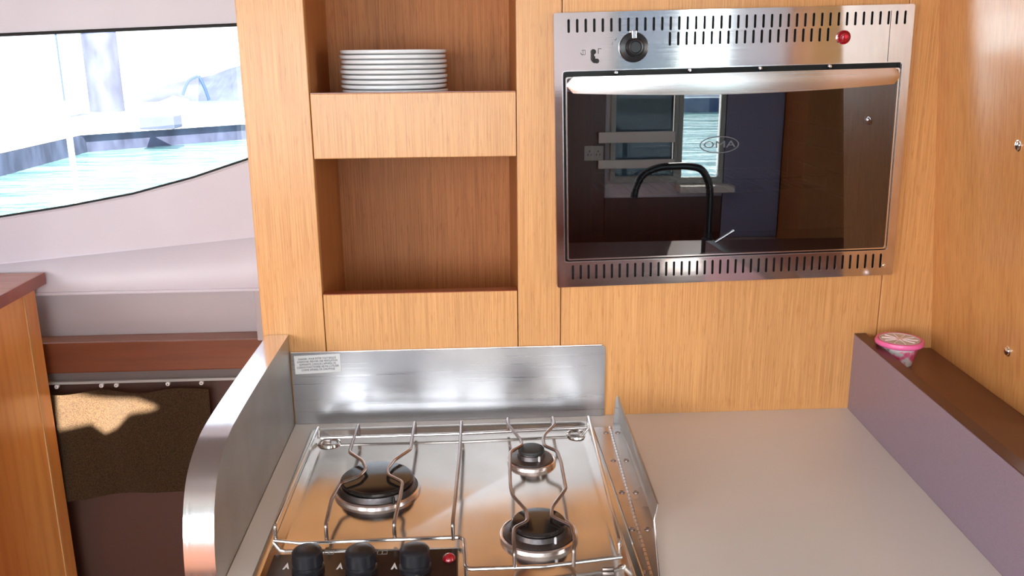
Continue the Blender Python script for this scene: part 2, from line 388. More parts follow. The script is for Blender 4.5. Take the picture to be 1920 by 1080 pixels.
# ------------------------------------------------------------------ dinner plates
PZ = .5085; PX, PY = -.1105, .100; PR = .0955
k = .872
prof = [(0, .003), (.050, .003), (.052, .0), (.056, .0), (.058, .0020), (.0700, .0030), (.0900, .0080), (.0945, .0092), (.0955, .0108), (.0955, .0128), (.0946, .0141), (.0930, .0141),
        (.0700, .0080), (.060, .0060), (.056, .0052), (0, .0052)]
prof = [(a_*k, b_) for a_, b_ in prof]
pm = lathe(prof, seg=72)
names = ['lowest of its stack', 'second from bottom of stack', 'third from bottom of stack', 'fourth from bottom of stack', 'middle one of the stack',
         'fourth from top of stack', 'third from top of stack', 'second from top of stack', 'topmost of its stack']
p0 = None
for i in range(9):
    if p0 is None: o = p0 = mesh_obj('dinner_plate', pm, M_plate, None, True)
    else: o = p0.copy(); COL.objects.link(o)
    a = i*2.3; o.location = (PX+.0012*math.cos(a)*(i < 8), PY+.0012*math.sin(a), PZ+i*.0074)
    o.rotation_euler = (0, 0, a)
    tag(o, 'white porcelain plate in the upper oak niche, '+names[i], 'plate', 'plates stacked in the upper niche')

# ------------------------------------------------------------------ oven
ovx, ovz = .137, .222
OV = empty('built_in_oven', (ovx, 0, ovz), 'built-in stainless steel oven with dark glass door and vent slots', 'oven', None, (0, -math.radians(1.0), 0))
OW, OH = .5315, .4085
# local frame: x right, y depth (negative toward room), z up
def op(name, bm, m, label=None, smooth=False, parent=None):
    o = mesh_obj(name, bm, m, parent or OV, smooth)
    if label: o['label'] = label
    return o
slots = []
def slot(x, z, w=.0036, hh=.0192): return rect(x-w/2, x+w/2, z-hh/2, z+hh/2, w*.48, 3)
for i in range(41): slots.append(slot(.0215+i*(.4965/40), .390))
for i in range(20): slots.append(slot(.1695+i*(.2345/19), .3685))
for i in range(41): slots.append(slot(.0245+i*(.4860/40), .0235, .0036, .0230))
dx0, dx1, dz0, dz1 = .0125, .5190, .0405, .3260
slots.append(rect(dx0, dx1, dz0, dz1, .004))
cpz = (.0585, .3445)
slots.append(rect(.0555, .0600, .3380, .3475, .002, 3))
fa = op('fascia', plate([rect(0, OW, 0, OH, .003)]+slots, .0020, Matrix.Translation((0, -.016, 0)) @ XZ), M_steel)
# folded edges
op('edge_flange', plate([rect(0, OW, 0, OH, .003), rect(.0016, OW-.0016, .0016, OH-.0016, .0025)], .0165, Matrix.Translation((0, -.00825, 0)) @ XZ), M_trim, 'bright folded rim of the oven front')
op('door_reveal', plate([rect(dx0-.0014, dx1+.0014, dz0-.0014, dz1+.0014, .005), rect(dx0, dx1, dz0, dz1, .004)], .0185, Matrix.Translation((0, -.0078, 0)) @ XZ), M_trim, 'bright lip around the door opening')
# dark body behind fascia
bm = bmesh.new()
box(.004, OW-.004, -.004, -.002, .004, .038, 0, bm); box(.004, OW-.004, -.004, -.002, .328, OH-.004, 0, bm)
box(.004, .011, -.004, -.002, .038, .328, 0, bm); box(OW-.011, OW-.004, -.004, -.002, .038, .328, 0, bm)
op('vent_backing', bm, M_blackmat, 'black space behind the vent slots')
# oven cavity (open front box)
cx0, cx1, cz0, cz1, cyd = .055, .475, .075, .300, .38
bm = bmesh.new()
box(cx0-.004, cx0, .002, cyd, cz0, cz1, 0, bm); box(cx1, cx1+.004, .002, cyd, cz0, cz1, 0, bm)
box(cx0, cx1, .002, cyd, cz0-.004, cz0, 0, bm); box(cx0, cx1, .002, cyd, cz1, cz1+.004, 0, bm); box(cx0, cx1, cyd-.004, cyd, cz0, cz1, 0, bm)
op('cavity', bm, M_enamel, 'dark enamelled oven cavity')
op('cavity_front', plate([rect(.012, .520, .040, .327), rect(cx0, cx1, cz0, cz1, .01)], .003, Matrix.Translation((0, 0.0005, 0)) @ XZ), M_blackmat)
rk = op('wire_rack', tube([(cx0+.03, .05, .150), (cx1-.03, .05, .150)], .0014, 0), M_wireb, 'wire shelf inside the oven')
bm = bmesh.new()
tube([(cx0+.03, .05, .130), (cx1-.03, .05, .130), (cx1-.03, .33, .130), (cx0+.03, .33, .130), (cx0+.03, .05, .130)], .0015, .004, 6, bm)
for i in range(22):
    x = cx0+.045+i*.0157; tube([(x, .05, .130), (x, .33, .130)], .0009, 0, 5, bm)
for x in (cx0+.032, cx1-.032): tube([(x, .05, .131), (x, .05, .150)], .0012, 0, 5, bm)
op('rack_grid', bm, M_wire, None, False, rk)
for x in (cx0+.006, cx1-.006):
    bm = bmesh.new()
    tube([(x, .03, .09), (x, .03, .285)], .0014, 0, 6, bm); tube([(x, .3, .09), (x, .3, .285)], .0014, 0, 6, bm)
    for z in (.115, .15, .185, .22): tube([(x, .03, z), (x, .3, z)], .0012, 0, 6, bm)
    op('rack_support', bm, M_wire)
# door
door = op('door', plate([rect(.0165, .5150, .0440, .3175, .003)], .005, Matrix.Translation((0, -.0165, 0)) @ XZ), M_oglass, 'dark reflective glass door')
op('door_edge', plate([rect(.0160, .5155, .0432, .3182, .003), rect(.0180, .5135, .0452, .3165, .003)], .0068, Matrix.Translation((0, -.0160, 0)) @ XZ), M_chrome, 'thin bright edge of the door', False, door)
for x in (.092, .202, .308, .413):
    op('door_screw', lathe([(.0035, 0), (.0035, .0015), (.0022, .003), (0, .0032)], x, -.008, .3225, 16, None, Matrix.Rotation(math.pi/2, 4, 'X')), M_chrome, None, True, door)
# bowed handle strip
b = bmesh.new(); rows = []
for i in range(61):
    s = i/60; x = .0180+s*.4965
    bow = math.sin(math.pi*s)
    zt = .3185; zb = .2955-.0075*bow**.9
    rr = .007
    e = min(s, 1-s)*.4965
    k = 1 if e > rr else math.sqrt(max(0, 1-(1-e/rr)**2))
    zm = (zt+zb)/2; zt2 = zm+(zt-zm)*max(k, .25); zb2 = zm+(zb-zm)*max(k, .25)
    y = -.022-.016*bow**.7
    row = []
    for j in range(7):
        t_ = j/6; row.append(b.verts.new((x, y-.0010*math.sin(math.pi*t_), zt2*(1-t_)+zb2*t_)))
    rows.append(row)
for A, B in zip(rows, rows[1:]):
    for j in range(6): b.faces.new((A[j], A[j+1], B[j+1], B[j]))
bmesh.ops.recalc_face_normals(b, faces=b.faces)
bmesh.ops.solidify(b, geom=list(b.faces), thickness=.0018)
op('handle', b, M_handle, 'bowed brushed steel strip handle', True, door)
# oval emblem on the glass
lx, lz = .247, .2130
el = lambda a, c_, n_=40: [(lx+a*math.cos(2*math.pi*i/n_), lz+c_*math.sin(2*math.pi*i/n_)) for i in range(n_)]
M_emb = mat('etched_grey_print', (.09, .09, .10), .5)
op('emblem', plate([el(.0300, .0128), el(.0284, .0114)], .0003, Matrix.Translation((0, -.0192, 0)) @ XZ), M_emb, 'faint oval emblem printed on the glass', False, door)
TX = Matrix.Rotation(math.pi/2, 4, 'X')
op('emblem_letters', text('OMA', .0175, Matrix.Translation((lx, -.0192, lz)) @ TX @ Matrix.Diagonal((1.25, .82, 1, 1)), .0001), M_emb, None, False, door)
# knob
RX = Matrix.Rotation(math.pi/2, 4, 'X')
kn = op('knob', lathe([(.0215, 0), (.0215, .003), (.0200, .006), (.0135, .008), (.0125, .019), (.0105, .021), (.0085, .0205), (.0075, .0185), (0, .0185)], .1160, -.017, .3580, 48, None, RX), M_black, 'round black control knob', True)
op('pointer', box(.1120, .1190, -.0270, -.0225, .3690, .3815, .001), M_chrome, 'worn silver pointer', False, kn)
op('indicator_light', lathe([(.0100, 0), (.0100, .003), (.0085, .0038), (.0080, .003), (.006, .0055), (0, .0068)], .4270, -.017, .3640, 32, None, RX), M_red, 'round red indicator lamp', True)
op('lamp_core', lathe([(.003, 0), (.0025, .0015), (0, .002)], .4285, -.0232, .3648, 16, None, RX), M_redhot, None, True)
# lock lever and marks
bm = tube([(.0560, -.0195, .3520), (.0558, -.0195, .3420), (.0600, -.0195, .3385)], .0023, .002, 8)
lathe([(0, 0), (.0038, 0), (.0038, .004), (0, .0045)], .0570, -.0165, .3530, 20, bm, RX); lathe([(0, 0), (.0034, 0), (.0034, .005), (0, .0055)], .0618, -.0165, .3400, 20, bm, RX)
op('latch', bm, M_blackmat, 'small black L-shaped latch')
bm = bmesh.new()
for x0, x1, z0, z1 in ((.0400, .0455, .3553, .3560), (.0450, .0456, .3490, .3560), (.0418, .0424, .3490, .3560), (.0418, .0455, .3490, .3495), (.0640, .0690, .3567, .3575), (.0640, .0650, .3500, .3575), (.0850, .0855, .362, .366), (.0868, .0874, .3690, .3697), (.0890, .0900, .3685, .3695), (.0905, .0910, .369, .3715)):
    box(x0, x1, -.0173, -.0169, z0, z1, 0, bm)
tube([(.0385, -.0172, .3520), (.0410, -.0172, .3488), (.0420, -.0172, .3500)], .0005, 0, 6, bm)
op('printed_marks', bm, M_ink)
op('seam_line', box(.4960, .4967, -.0173, -.0169, .3275, .4000), M_ink, 'thin vertical seam at the right of the oven front')
op('bottom_screw', lathe([(.0028, 0), (.0028, .0008), (0, .0012)], .5175, -.017, .0150, 16, None, RX), M_chrome, None, True)

# ------------------------------------------------------------------ worktop, back splash, guard
wt = prism([(-.2843, -.0005), (.6231, -.0005), (.5856, -.62), (-.2843, -.62)], 'Z', -.030, 0, None)
o = mesh_obj('worktop', wt, M_cream); tag(o, 'pale cream worktop around the hob and right of it', 'worktop')
o = mesh_obj('base_cabinet', prism([(-.2843, -.001), (.6230, -.001), (.5870, -.59), (-.2843, -.59)], 'Z', ZF, -.0305), M_oak); tag(o, 'oak base cabinet carrying the cream worktop', 'cabinet')
SP = empty('back_splash', (-.03, -.003, 0), 'low brushed steel back splash with a warning sticker behind the hob', 'splashback')
inv = Matrix.Translation((-.03, -.003, 0)).inverted()
def sp(name, bm, m, label=None, par=None):
    o = mesh_obj(name, bm, m, par or SP)
    if par is None: o.matrix_parent_inverse = inv
    if label: o['label'] = label
    return o
outl = [(-.283, .0005), (.2160, .0005), (.2160, .114), (.2145, .119), (.210, .1215), (-.283, .1225)]
sp('sheet', plate([outl], .0025, Matrix.Translation((0, -.0025, 0)) @ XZ), M_steelh)
sp('folded_edge', box(-.283, .2100, -.0058, -.0008, .1205, .1232, .0008), M_trim)
# sticker
q = [onY(551, 668, -.0048), onY(637, 663, -.0048), onY(640, 697, -.0048), onY(554, 702, -.0048)]
b = bmesh.new(); A = [b.verts.new(p) for p in q]; B = [b.verts.new(p+Vector((0, .0008, 0))) for p in q]
b.faces.new(A); b.faces.new(B[::-1])
for i in range(4): b.faces.new((A[i], A[(i+1) % 4], B[(i+1) % 4], B[i]))
bmesh.ops.recalc_face_normals(b, faces=b.faces)
st = sp('warning_sticker', b, M_paper, 'white warning sticker with five lines of small capitals')
cen = (q[0]+q[1]+q[2]+q[3])/4; dd = q[1]-q[0]
TM = Matrix.Translation((cen.x, -.0050, cen.z)) @ Matrix.Rotation(-math.atan2(dd.z, dd.x), 4, 'Y') @ TX
lines = ['DANGER : POUR EVITER TOUT RISQUE', "D'ASPHYXIE, PREVOIR UNE VENTILATION", "SUFFISANTE, LORSQUE L'APPAREIL DE", "CUISSON FONCTIONNE. NE PAS L'UTILISER", "COMME APPAREIL DE CHAUFFAGE"]
o = mesh_obj('sticker_text', text('\n'.join(lines), .0047, TM @ Matrix.Diagonal((.72, 1, 1, 1)), .00008, 'CENTER', .98), M_ink, SP); o.parent = st
o.matrix_parent_inverse = SP.matrix_basis.inverted() if False else Matrix.Translation((.0, 0, 0)); 
st_inv = inv
o.matrix_parent_inverse = (Matrix.Translation((-.03, -.003, 0)) @ inv).inverted()
# left guard: rounded closed steel box
prf = [(-.001, .151), (-.20, .1520), (-.325, .1500), (-.375, .1450), (-.415, .1310), (-.438, .1130), (-.454, .087), (-.463, .058), (-.467, .030), (-.468, .0), (-.469, -.10), (-.001, -.10)]
def smooth_prof(p):
    out = [p[0]]
    return p
GD = empty('side_splash_guard', (-.30, -.2, 0), 'tall rounded stainless guard plate at the left side of the hob', 'guard')
inv = Matrix.Translation((-.30, -.2, 0)).inverted()
# catmull refine
def catm(P, k=6):
    P = [Vector((*p, 0)) for p in P]; out = []
    for i in range(len(P)-1):
        p0_, p1, p2, p3 = P[max(i-1, 0)], P[i], P[i+1], P[min(i+2, len(P)-1)]
        for j in range(k):
            t_ = j/k; x = .5*((2*p1)+(p2-p0_)*t_+(2*p0_-5*p1+4*p2-p3)*t_*t_+(-p0_+3*p1-3*p2+p3)*t_**3); out.append((x.x, x.y))
    out.append((P[-1].x, P[-1].y)); return out
edge = catm(prf[:10])+[(-.469, -.10)]
o = mesh_obj('inner_sheet', prism(edge+[(-.001, -.10)], 'X', -.2865, -.2850), M_guard, GD); o.matrix_parent_inverse = inv
o = mesh_obj('outer_sheet', prism(edge+[(-.001, -.10)], 'X', -.3180, -.3165), M_guard, GD); o.matrix_parent_inverse = inv
b = bmesh.new(); rows = []
for y, z in edge: rows.append([b.verts.new((x, y-.0004, z+.0004)) for x in (-.3184, -.3176, -.2854, -.2846)])
for A, B in zip(rows, rows[1:]):
    for j in range(3): b.faces.new((A[j], A[j+1], B[j+1], B[j]))
bmesh.ops.recalc_face_normals(b, faces=b.faces)
o = mesh_obj('edge_band', b, M_trim, GD, True); o.matrix_parent_inverse = inv; o['label'] = 'bright polished band wrapping the curved edge'

# ------------------------------------------------------------------ gas hob
HB = empty('gas_hob', (-.03, -.25, 0), 'stainless three-burner gas hob with wire pan supports', 'hob')
inv = Matrix.Translation((-.03, -.25, 0)).inverted()
def hp(name, bm, m, label=None, smooth=True, par=None):
    o = mesh_obj(name, bm, m, par or HB, smooth)
    if par is None: o.matrix_parent_inverse = inv
    if label: o['label'] = label
    return o
# tray: pressed sheet with raised rim, corner dimples
tx0, tx1, ty0, ty1 = -.2530, .1900, -.520, -.036
def ring_at(ins, z, r): return [(x, y, z) for x, y in rect(tx0+ins, tx1-ins, ty0+ins, ty1-ins, max(r, .002), 6)]
b = bmesh.new(); rings = [ring_at(0, .0002, .008), ring_at(.0005, .0055, .008), ring_at(.003, .0075, .008), ring_at(.009, .0075, .010), ring_at(.012, .0065, .012), ring_at(.020, .0018, .018), ring_at(.024, .0010, .02)]
vr = [[b.verts.new(p) for p in r_] for r_ in rings]
for A, B in zip(vr, vr[1:]):
    for i in range(len(A)): b.faces.new((A[i], A[(i+1) % len(A)], B[(i+1) % len(A)], B[i]))
b.faces.new(vr[-1]); bmesh.ops.recalc_face_normals(b, faces=b.faces)
hp('tray', b, M_tray)
ZT = .0010
def burner(cx, cy, rcap, rdisc, rring, zc, mc, name):
    br = hp('burner', lathe([(rring, ZT), (rring*.985, ZT+.0045), (rring*.94, ZT+.006), (rdisc*1.0, ZT+.0045), (rdisc*.9, ZT+.003)], cx, cy, 0, 64), M_ring, name)
    hp('burner_gap', lathe([(rdisc*.93, ZT+.003), (rdisc*.93, zc-.019)], cx, cy, 0, 48), M_blackmat, None, True, br).matrix_parent_inverse = Matrix()
    hp('burner_body', lathe([(rdisc*.93, zc-.0185), (rdisc, zc-.0175), (rdisc, zc-.0155), (rdisc*.97, zc-.0145), (rcap*1.08, zc-.0125), (rcap*1.04, zc-.0065), (rcap*.96, zc-.0060), (rcap*.96, zc-.005)], cx, cy, 0, 64), M_alu, None, True, br)
    hp('burner_cap', lathe([(rcap*.95, zc-.005), (rcap, zc-.0045), (rcap, zc-.0018), (rcap*.97, zc-.0004), (rcap*.93, zc), (0, zc)], cx, cy, 0, 64), mc, None, True, br)
    a = math.radians(-62); ig = (cx+rcap*1.12*math.cos(a), cy+rcap*1.12*math.sin(a))
    hp('igniter', lathe([(.0016, zc-.014), (.0016, zc-.006), (.0008, zc-.005), (0, zc-.005)], ig[0], ig[1], 0, 10), M_white if rcap < .04 else M_black, None, True, br)
c_ = onZ(707, 893, .022); burner(c_.x, c_.y, .0490, .0545, .0585, .0215, M_cap, 'large left burner')
c_ = onZ(1010, 976, .022); burner(c_.x, c_.y, .0330, .0430, .0485, .0225, M_cap, 'medium front right burner')
c_ = onZ(996, 841, .022); burner(c_.x, c_.y, .0190, .0310, .0355, .0230, M_capg, 'small rear right burner')
# pan support wires: z = .028 top, posts down to tray
ZW = .0275; RW = .0024
def wire(pts, back_y, front):
    p = [onZ(x, y, ZW) for x, y in pts]
    P = [Vector((p[0].x, p[0].y-.001, .009)), ] + p + [Vector((p[-1].x, p[-1].y, .006))]
    return tube(P, RW, .006, 10)
ps = hp('pan_support', wire([(672, 795), (664, 820), (655, 848), (680, 864), (687, 879), (674, 894), (638, 907), (622, 935), (611, 984)], 0, 0), M_wire, 'bent wire left of the large burner')
hp('pan_support', wire([(778, 790), (773, 820), (770, 842), (739, 863), (727, 879), (728, 891), (755, 904), (750, 932), (739, 981)], 0, 0), M_wire, 'bent wire right of the large burner')
hp('pan_support', wire([(865, 789), (862, 850), (855, 920), (849, 982)], 0, 0), M_wire, 'straight wire in the middle of the hob')
hp('pan_support', wire([(952, 783), (953, 797), (976, 824), (979, 835), (957, 847), (956, 880), (957, 911), (961, 929), (987, 957), (989, 978), (964, 990), (963, 1010), (965, 1036)], 0, 0), M_wire, 'bent wire left of the two right burners')
hp('pan_support', wire([(1036, 781), (1040, 796), (1021, 815), (1018, 824), (1021, 836), (1045, 846), (1052, 867), (1061, 916), (1035, 951), (1034, 969), (1071, 986), (1078, 1010), (1076, 1030)], 0, 0), M_wire, 'bent wire right of the two right burners')
hp('pan_support', wire([(597, 800), (575, 850), (545, 917), (515, 985)], 0, 0), M_wireb, 'bright side wire along the left edge')
hp('pan_support', wire([(1103, 780), (1122, 857), (1143, 940), (1162, 1016)], 0, 0), M_wireb, 'bright side wire along the right edge')
zr = .0085
hp('guard_rail', tube([onZ(601, 821, zr), onZ(868, 813, zr), onZ(1107, 801, zr)], .0024, .002), M_wireb, 'straight rear rail of the pan supports')
hp('guard_rail', tube([onZ(513, 1013, zr), onZ(562, 1018, zr-.002), onZ(862, 1007, zr), onZ(870, 1012, zr), onZ(873, 1062, zr), onZ(880, 1067, zr), onZ(1020, 1062, zr), onZ(1166, 1044, zr)], .0024, .004), M_wireb, 'stepped front rail of the pan supports')
for (px, py) in ((612, 826), (1092, 806), (1140, 1066)):
    p = onZ(px, py, ZT+.003); hp('clip', box(p.x-.007, p.x+.007, p.y-.0022, p.y+.0022, ZT, ZT+.0045, .0012), M_wire)
for (px, py) in ((618, 832), (1082, 816)):
    p = onZ(px, py, ZT)
    bm = lathe([(.0175, ZT), (.0165, ZT+.003), (.014, ZT+.0035), (.011, ZT+.001), (0, ZT+.0005)], p.x, p.y, 0, 32)
    hp('corner_dimple', bm, M_tray)
# control panel
cpx0, cpx1 = -.2380, -.0200
cpn = hp('control_panel', box(cpx0, cpx1, -.515, -.3985, ZT, ZT+.0035, .0015), M_panel, 'dark brown enamel control strip with white symbols', False)
def knob(cx, cy, z0, lab):
    kb = lathe([(.0185, 0), (.0185, .004), (.0165, .005), (.0165, .0085), (.0178, .010), (.0170, .0235), (.0150, .0258), (.010, .0275), (0, .0282)], cx, cy, z0, 48)
    k_ = hp('knob', kb, M_black, lab, True)
    hp('knob_spindle', lathe([(0, 0), (.0042, 0), (.0042, .004), (.003, .0055), (0, .0058)], cx+.004, cy-.024, z0-.001, 20), M_chrome, None, True, k_)
z0 = ZT+.0035
for i, px in enumerate((575, 675, 777)):
    p = onZ(px, 1027-(i == 2)*3, z0+.028); knob(p.x, p.y, z0, ['leftmost black hob knob', 'middle black hob knob', 'right black hob knob beside the red lamp'][i])
    bm = bmesh.new(); a = onZ(px-37, 1062, z0)
    tri = [(a.x-.004, a.y-.006), (a.x-.0005, a.y+.008), (a.x+.0035, a.y-.006), (a.x+.0015, a.y-.005), (a.x, a.y-.001), (a.x-.002, a.y-.006)]
    prism(tri, 'Z', z0-.0001, z0+.0002, bm); hp('printed_flame', bm, M_white, None, False)
    if i < 2:
        a = onZ(px+42, 1036, z0)
        hp('printed_symbol', plate([rect(a.x-.006, a.x+.006, a.y-.004, a.y+.004), rect(a.x-.0052, a.x-.0006, a.y-.0033, a.y+.0033), rect(a.x+.0004, a.x+.0052, a.y-.0033, a.y+.0033)], .0003, Matrix.Translation((0, 0, z0+.0001))), M_socket, None, False)
p = onZ(842, 1043, z0+.003)
hp('indicator_light', lathe([(.0078, 0), (.0078, .002), (.0062, .0045), (.003, .0062), (0, .0066)], p.x, p.y, z0-.0005, 28), M_red, 'small red indicator lamp')
hp('lamp_core', lathe([(.0022, 0), (0, .0015)], p.x+.001, p.y+.001, z0+.0055, 12), M_redhot)
# hinged side guard, right
HG = empty('hinged_side_guard', (.21, -.2, 0), 'riveted steel hinge plates with folded upright guard at the right of the hob', 'guard')
inv2 = Matrix.Translation((.21, -.2, 0)).inverted()
def gp(name, bm, m, label=None, smooth=False):
    o = mesh_obj(name, bm, m, HG, smooth); o.matrix_parent_inverse = inv2
    if label: o['label'] = label
    return o
def P2(px, py, z=0.): p = onZ(px, py, z); return (p.x, p.y)
fx = [P2(1118, 804), P2(1143, 804), P2(1221, 1090), P2(1186, 1090)]
gp('fixed_leaf', prism([(.1912, fx[0][1]), fx[1], (P2(1221, 1090)[0], -.50), (.1912, -.50)], 'Z', .0003, .0028), M_hinge)
gp('moving_leaf', prism([(fx[1][0]+.001, fx[1][1]), P2(1167, 805), P2(1225, 982), (P2(1227, 1085)[0], -.50), (P2(1221, 1090)[0]+.001, -.50)], 'Z', .0003, .0028), M_hinge)
a, c_ = Vector((*fx[1], .0030)), Vector((P2(1221, 1090)[0], -.50, .0030))
bm = bmesh.new(); Nk = 46
for i in range(Nk):
    s = a.lerp(c_, (i+.06)/Nk); e = a.lerp(c_, (i+.94)/Nk); tube([s, e], .0023, 0, 8, bm)
o = gp('hinge_knuckles', bm, M_hinge, None, True); 
A0 = Vector((*P2(1163, 805), 0)); B0 = Vector((*P2(1225, 981), 0))
uf = Vector((P2(1150, 806)[0]-.001, P2(1150, 806)[1]+.004, 0))
tb = onY(1157, 741, A0.y+.004); tf = onY(1232, 945, B0.y)
b = bmesh.new(); out = [A0+Vector((0, 0, .001)), B0+Vector((0, 0, .001)), B0+Vector((.0002, -.0, .006)), Vector((tf.x, B0.y, tf.z)), Vector((tb.x, A0.y+.004, tb.z)), Vector((tb.x-.004, A0.y+.004, tb.z-.008)), Vector((uf.x, A0.y+.002, .001))]
out = [A0+Vector((0, 0, .001)), B0+Vector((0, 0, .001)), Vector((tf.x, B0.y, tf.z)), Vector((tb.x, A0.y, tb.z))]
th = Vector((.0022, 0, 0))
V1 = [b.verts.new(p) for p in out]; V2 = [b.verts.new(p+th) for p in out]
b.faces.new(V1); b.faces.new(V2[::-1])
for i in range(4): b.faces.new((V1[i], V1[(i+1) % 4], V2[(i+1) % 4], V2[i]))
bmesh.ops.recalc_face_normals(b, faces=b.faces)
gp('upright_flange', b, M_guard)
b = bmesh.new(); out = [A0+Vector((0, 0, .001)), Vector((tb.x, A0.y, tb.z)), Vector((tb.x-.002, A0.y, tb.z-.004)), Vector((uf.x, A0.y, .001))]
V1 = [b.verts.new(p) for p in out]; V2 = [b.verts.new(p+Vector((0, .002, 0))) for p in out]
b.faces.new(V1); b.faces.new(V2[::-1])
for i in range(4): b.faces.new((V1[i], V1[(i+1) % 4], V2[(i+1) % 4], V2[i]))
bmesh.ops.recalc_face_normals(b, faces=b.faces)
gp('end_gusset', b, M_steelh)
gp('front_rim', tube([Vector((P2(1227, 1085)[0]+.001, -.50, .003)), B0+Vector((.001, 0, .003)), Vector((tf.x+.001, B0.y, tf.z))], .0010, 0, 6), M_chrome, 'bright worn edge at the front of the guard')
for px, py in ((1136, 811), (1158, 811), (1150, 863), (1174, 863), (1166, 923), (1192, 923), (1185, 992), (1214, 992), (1206, 1072)):
    p = onZ(px, py, .003); gp('screw', lathe([(.0040, .0027), (.0038, .0036), (.0026, .0042), (.0012, .0038), (0, .0036)], p.x, p.y, 0, 20), M_wire, None, True)

# ------------------------------------------------------------------ mauve upstand with brown shelf (right)
US = empty('side_upstand', (.66, -.3, 0), 'mauve upstand with brown shelf top between worktop and right bulkhead', 'upstand')
inv = Matrix.Translation((.66, -.3, 0)).inverted()
def up_(name, bm, m, label=None):
    o = mesh_obj(name, bm, m, US); o.matrix_parent_inverse = inv
    if label: o['label'] = label
fxp = lambda y: .6235+.0605*y
TH = .0175
up_('panel', prism([(fxp(-.0008), -.0008), (fxp(-.0008)+TH, -.0008), (fxp(-.78)+TH, -.78), (fxp(-.78), -.78)], 'Z', ZF, .1285), M_mauve, 'smooth mauve laminate face')
up_('panel_edging', prism([(fxp(-.0008), -.0008), (fxp(-.0008)+TH, -.0008), (fxp(-.78)+TH, -.78), (fxp(-.78), -.78)], 'Z', .1286, .1302), M_browne, 'dark brown edging')
SZ = .102
up_('shelf_top', prism([(fxp(-.0008)+TH+.0002, -.0008), (XW(-.0008, SZ)-.0008, -.0008), (XW(-.78, SZ)-.0008, -.78), (fxp(-.78)+TH+.0002, -.78)], 'Z', SZ-.015, SZ), M_brown, 'brown laminate shelf')

# cup
cxx, cyy = .6645, -.0690
CU = empty('ice_cream_cup', (cxx, cyy, SZ), 'small paper cup with pink rim and segmented lid on the brown shelf', 'cup', None)
o = mesh_obj('cup_body', lathe([(0, .0005), (.0195, .0005), (.0205, 0), (.0214, .002), (.0274, .028), (.0312, .0335), (0, .036)], seg=40), M_cupside, CU, True); o['label'] = 'white cup side with pink printed blotches'
o = mesh_obj('lid_rim', lathe([(.0270, .030), (.0335, .031), (.0355, .033), (.0360, .036), (.0345, .0395), (.0315, .0400), (.0300, .0385), (.0, .0375)], seg=48), M_pink, CU, True); o['label'] = 'pink lid rim'
o = mesh_obj('lid_window', lathe([(.0298, .0376), (.0298, .0398), (.0285, .0402), (.0280, .0392), (0, .0392)], seg=48), M_clear, CU, True); o['label'] = 'pale translucent lid centre'
bm = bmesh.new()
for i in range(10):
    a = 2*math.pi*i/10+.2; t_ = Vector((math.cos(a), math.sin(a), 0)); n_ = Vector((-t_.y, t_.x, 0))
    tube([t_*.004+Vector((0, 0, .0394)), t_*.026+Vector((0, 0, .0396))], .0011, 0, 6, bm)
lathe([(.006, .0392), (.006, .0402), (0, .0404)], 0, 0, 0, 20, bm)
mesh_obj('lid_ribs', bm, M_ridge, CU, True)

# ------------------------------------------------------------------ left half-height cabinet
LC = empty('half_height_cabinet', (-1.1, 0, ZF), 'reddish wooden half-height cabinet at the left edge with overhanging top', 'cabinet')
inv = Matrix.Translation((-1.1, 0, ZF)).inverted()
def lp(name, bm, m, label=None):
    o = mesh_obj(name, bm, m, LC); o.matrix_parent_inverse = inv
    if label: o['label'] = label
lp('top', box(-1.6, -.8685, -1.6, .4665, .126, .150, .0015), M_cherrytop)
lp('top_edging', box(-.8684, -.8665, -1.6, .4665, .1262, .1502, .0006), M_cherryd, 'dark red edging of the top')
lp('side_panel', box(-1.6, -.8870, -1.6, .404, ZF, .1258), M_cherry)
lp('corner_post', box(-.925, -.8860, .412, .455, ZF, .1258, .0015), M_cherry)
lp('trim_bead', box(-.93, -.8850, .4045, .4120, ZF, .1258, .001), M_oakh, 'lighter bead beside the corner post')

# ------------------------------------------------------------------ curtain on track
TR = empty('curtain_track', (-.9, .49, -.1), 'thin white curtain track with small gliders below the wooden rail', 'curtain track')
inv = Matrix.Translation((-.9, .49, -.1)).inverted()
o = mesh_obj('track', box(-1.35, -.33, .490, .499, -.1035, -.0975, .001), M_socket, TR); o.matrix_parent_inverse = inv
cxl, cxr = -1.25, onY(391, 722, .482).x
for px in (106, 190, 218, 315, 378):
    p = onY(px, 716, .488)
    o = mesh_obj('glider', lathe([(.0016, -.004), (.0045, -.003), (.0045, .003), (.0016, .004), (.0016, -.004)], p.x, .487, -.106, 14, None, Matrix.Rotation(math.pi/2, 4, 'X')), M_white, TR, True); o.matrix_parent_inverse = inv
b = bmesh.new(); NX, NZ = 150, 40; g = []
for i in range(NX+1):
    x = cxl+(cxr-cxl)*i/NX; col = []
    ztop = -.114-.004*abs(math.sin((x+.65)*22)); zbot = -.367+.010*math.sin((x+.9)*9)
    for j in range(NZ+1):
        t_ = j/NZ; z = ztop*(1-t_)+zbot*t_
        y = .480+.0085*math.sin(x*38+.9*math.sin(t_*3))*(1-.3*t_)+.004*math.sin(x*21+t_*4)+.004*math.sin(t_*7+x*9)
        col.append(b.verts.new((x, y-.004, z)))
    g.append(col)
for A, B in zip(g, g[1:]):
    for j in range(NZ): b.faces.new((A[j], A[j+1], B[j+1], B[j]))
bmesh.ops.solidify(b, geom=list(b.faces), thickness=.0015)
o = mesh_obj('curtain', b, M_cloth, None, True); tag(o, 'short dark brown curtain with a sunlit golden patch', 'curtain')

